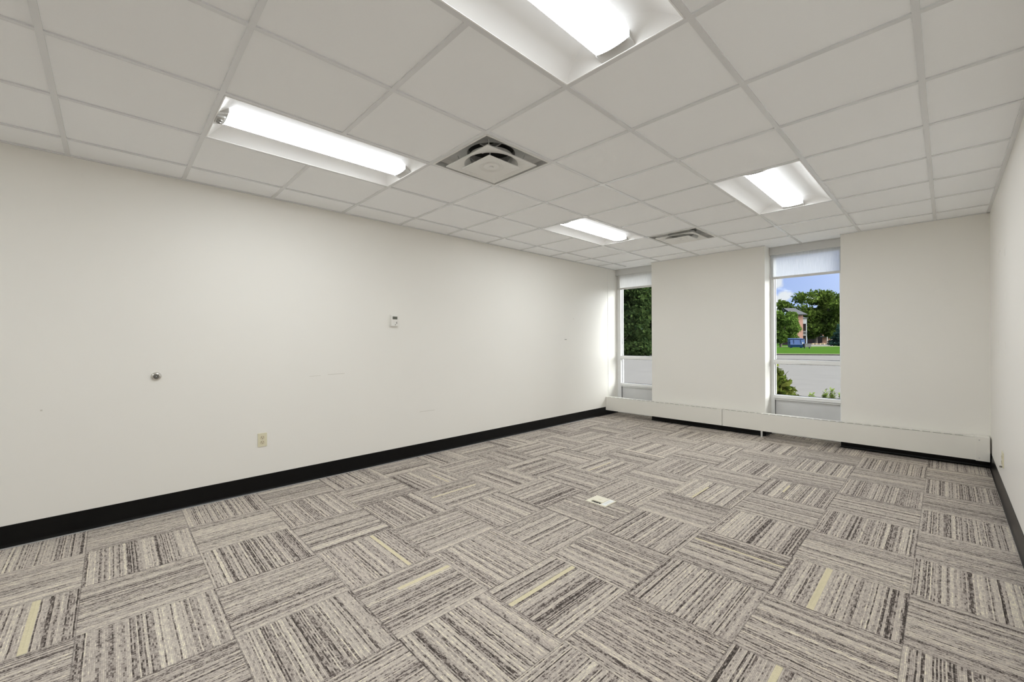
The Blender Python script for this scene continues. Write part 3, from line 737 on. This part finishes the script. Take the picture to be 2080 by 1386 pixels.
# brick building with a white awning on the right
bp_ = deep(1690, 693, 125); k2 = 125/FPX
b2_ = thing('brick_building', (bp_.x, bp_.y, GZ+.1), 'low brick building with a white porch roof, beside the blue spruce', 'building', None, yaw)
MB().box(-12*k2, 16*k2, 1.5, 8, 0, 1.28+27*k2).build('brick_wall', brick_m, b2_)
MB().loft([[(-13*k2, 1, 1.28+27*k2), (17*k2, 1, 1.28+27*k2), (15*k2, 5, 1.28+34*k2), (-9*k2, 5, 1.28+34*k2)], [(-13*k2, 1, 1.2+27*k2), (17*k2, 1, 1.2+27*k2), (15*k2, 5, 1.2+34*k2), (-9*k2, 5, 1.2+34*k2)]], True, True, True).build('roof', shin_m, b2_)
MB().box(-16*k2, 10*k2, -1.2, 1.5, 1.28+6*k2, 1.28+8*k2).build('porch_roof', white_m, b2_)
for x in (-15, -6, 1, 9): MB().box(x*k2-.06, x*k2+.06, -1.1, -1.0, 0, 1.28+6*k2).build('porch_post', white_m, b2_)
MB().box(-6.5*k2, -6*k2, 1.4, 1.5, 1.28+8*k2, 1.28+27*k2).build('downpipe', white_m, b2_)
MB().box(-3*k2, 2*k2, 1.4, 1.5, 1.28+13*k2, 1.28+19*k2).build('window', white_m, b2_)

# planting under the window
def bush(loc, blobs, n, size, mm, label, seed, name='shrub'):
    t = thing(name, loc, label, 'shrub'); leaf_mesh('leaves', blobs, n, size, mm, t, seed, 1.15)
    s = MB(); r_ = random.Random(seed)
    for k in range(9):
        b = blobs[k % len(blobs)]; s.tube((b[0]*.3, b[1]*.3, 0), (b[0], b[1], b[2]), .008, .004, 6)
    s.build('stems', bark_m, t); return t
bush((-1.28, 7.05, GZ), [(0, 0, .5, .55, .5, .48), (.3, 0, .4, .38, .4, .36), (-.3, 0, .6, .4, .4, .4), (.48, -.05, .22, .34, .3, .24), (.1, 0, .85, .36, .3, .25), (.34, 0, .62, .22, .2, .2)], 14000, .06, leaf_bush, 'dense green shrub outside at the lower left of the window', 41)
def sprout(loc, h, n, label, seed):
    t = thing('leafy_plant', loc, label, 'plant', 'young plants outside under the window'); r_ = random.Random(seed); st = MB(); lf = MB()
    for k in range(n):
        a = r_.uniform(0, 2*PI); tp = Vector((math.cos(a)*r_.uniform(.01, .055), math.sin(a)*r_.uniform(.01, .055), h*r_.uniform(.7, 1)))
        st.tube((0, 0, 0), tp, .004, .002, 6)
        for q in range(20):
            p_ = tp*(0.6+.4*q/19); b = r_.uniform(0, 2*PI); L_ = r_.uniform(.03, .048); dv = Vector((math.cos(b), math.sin(b), .5)).normalized(); sd_ = dv.cross(Vector((0, 0, 1))).normalized()*L_*.42
            lf.add([p_, p_+dv*L_*.5+sd_, p_+dv*L_, p_+dv*L_*.5-sd_], [(0, 1, 2, 3)])
    lf.build('leaves', leaf_lite, t); st.build('stems', bark_m, t)
for k, (x, h, n, lab) in enumerate(((-.13, .55, 11, 'shortest sprig at the left of the young plants under the window'), (-.01, .63, 12, 'second young plant from the left under the window'), (.10, .66, 12, 'middle young plant under the window'), (.205, .61, 11, 'young plant left of the tall one under the window'), (.33, .74, 12, 'tallest young plant, beside the right window jamb'))):
    sprout((x, 6.2+.22*(k % 2), GZ), h, n, lab, 60+k)
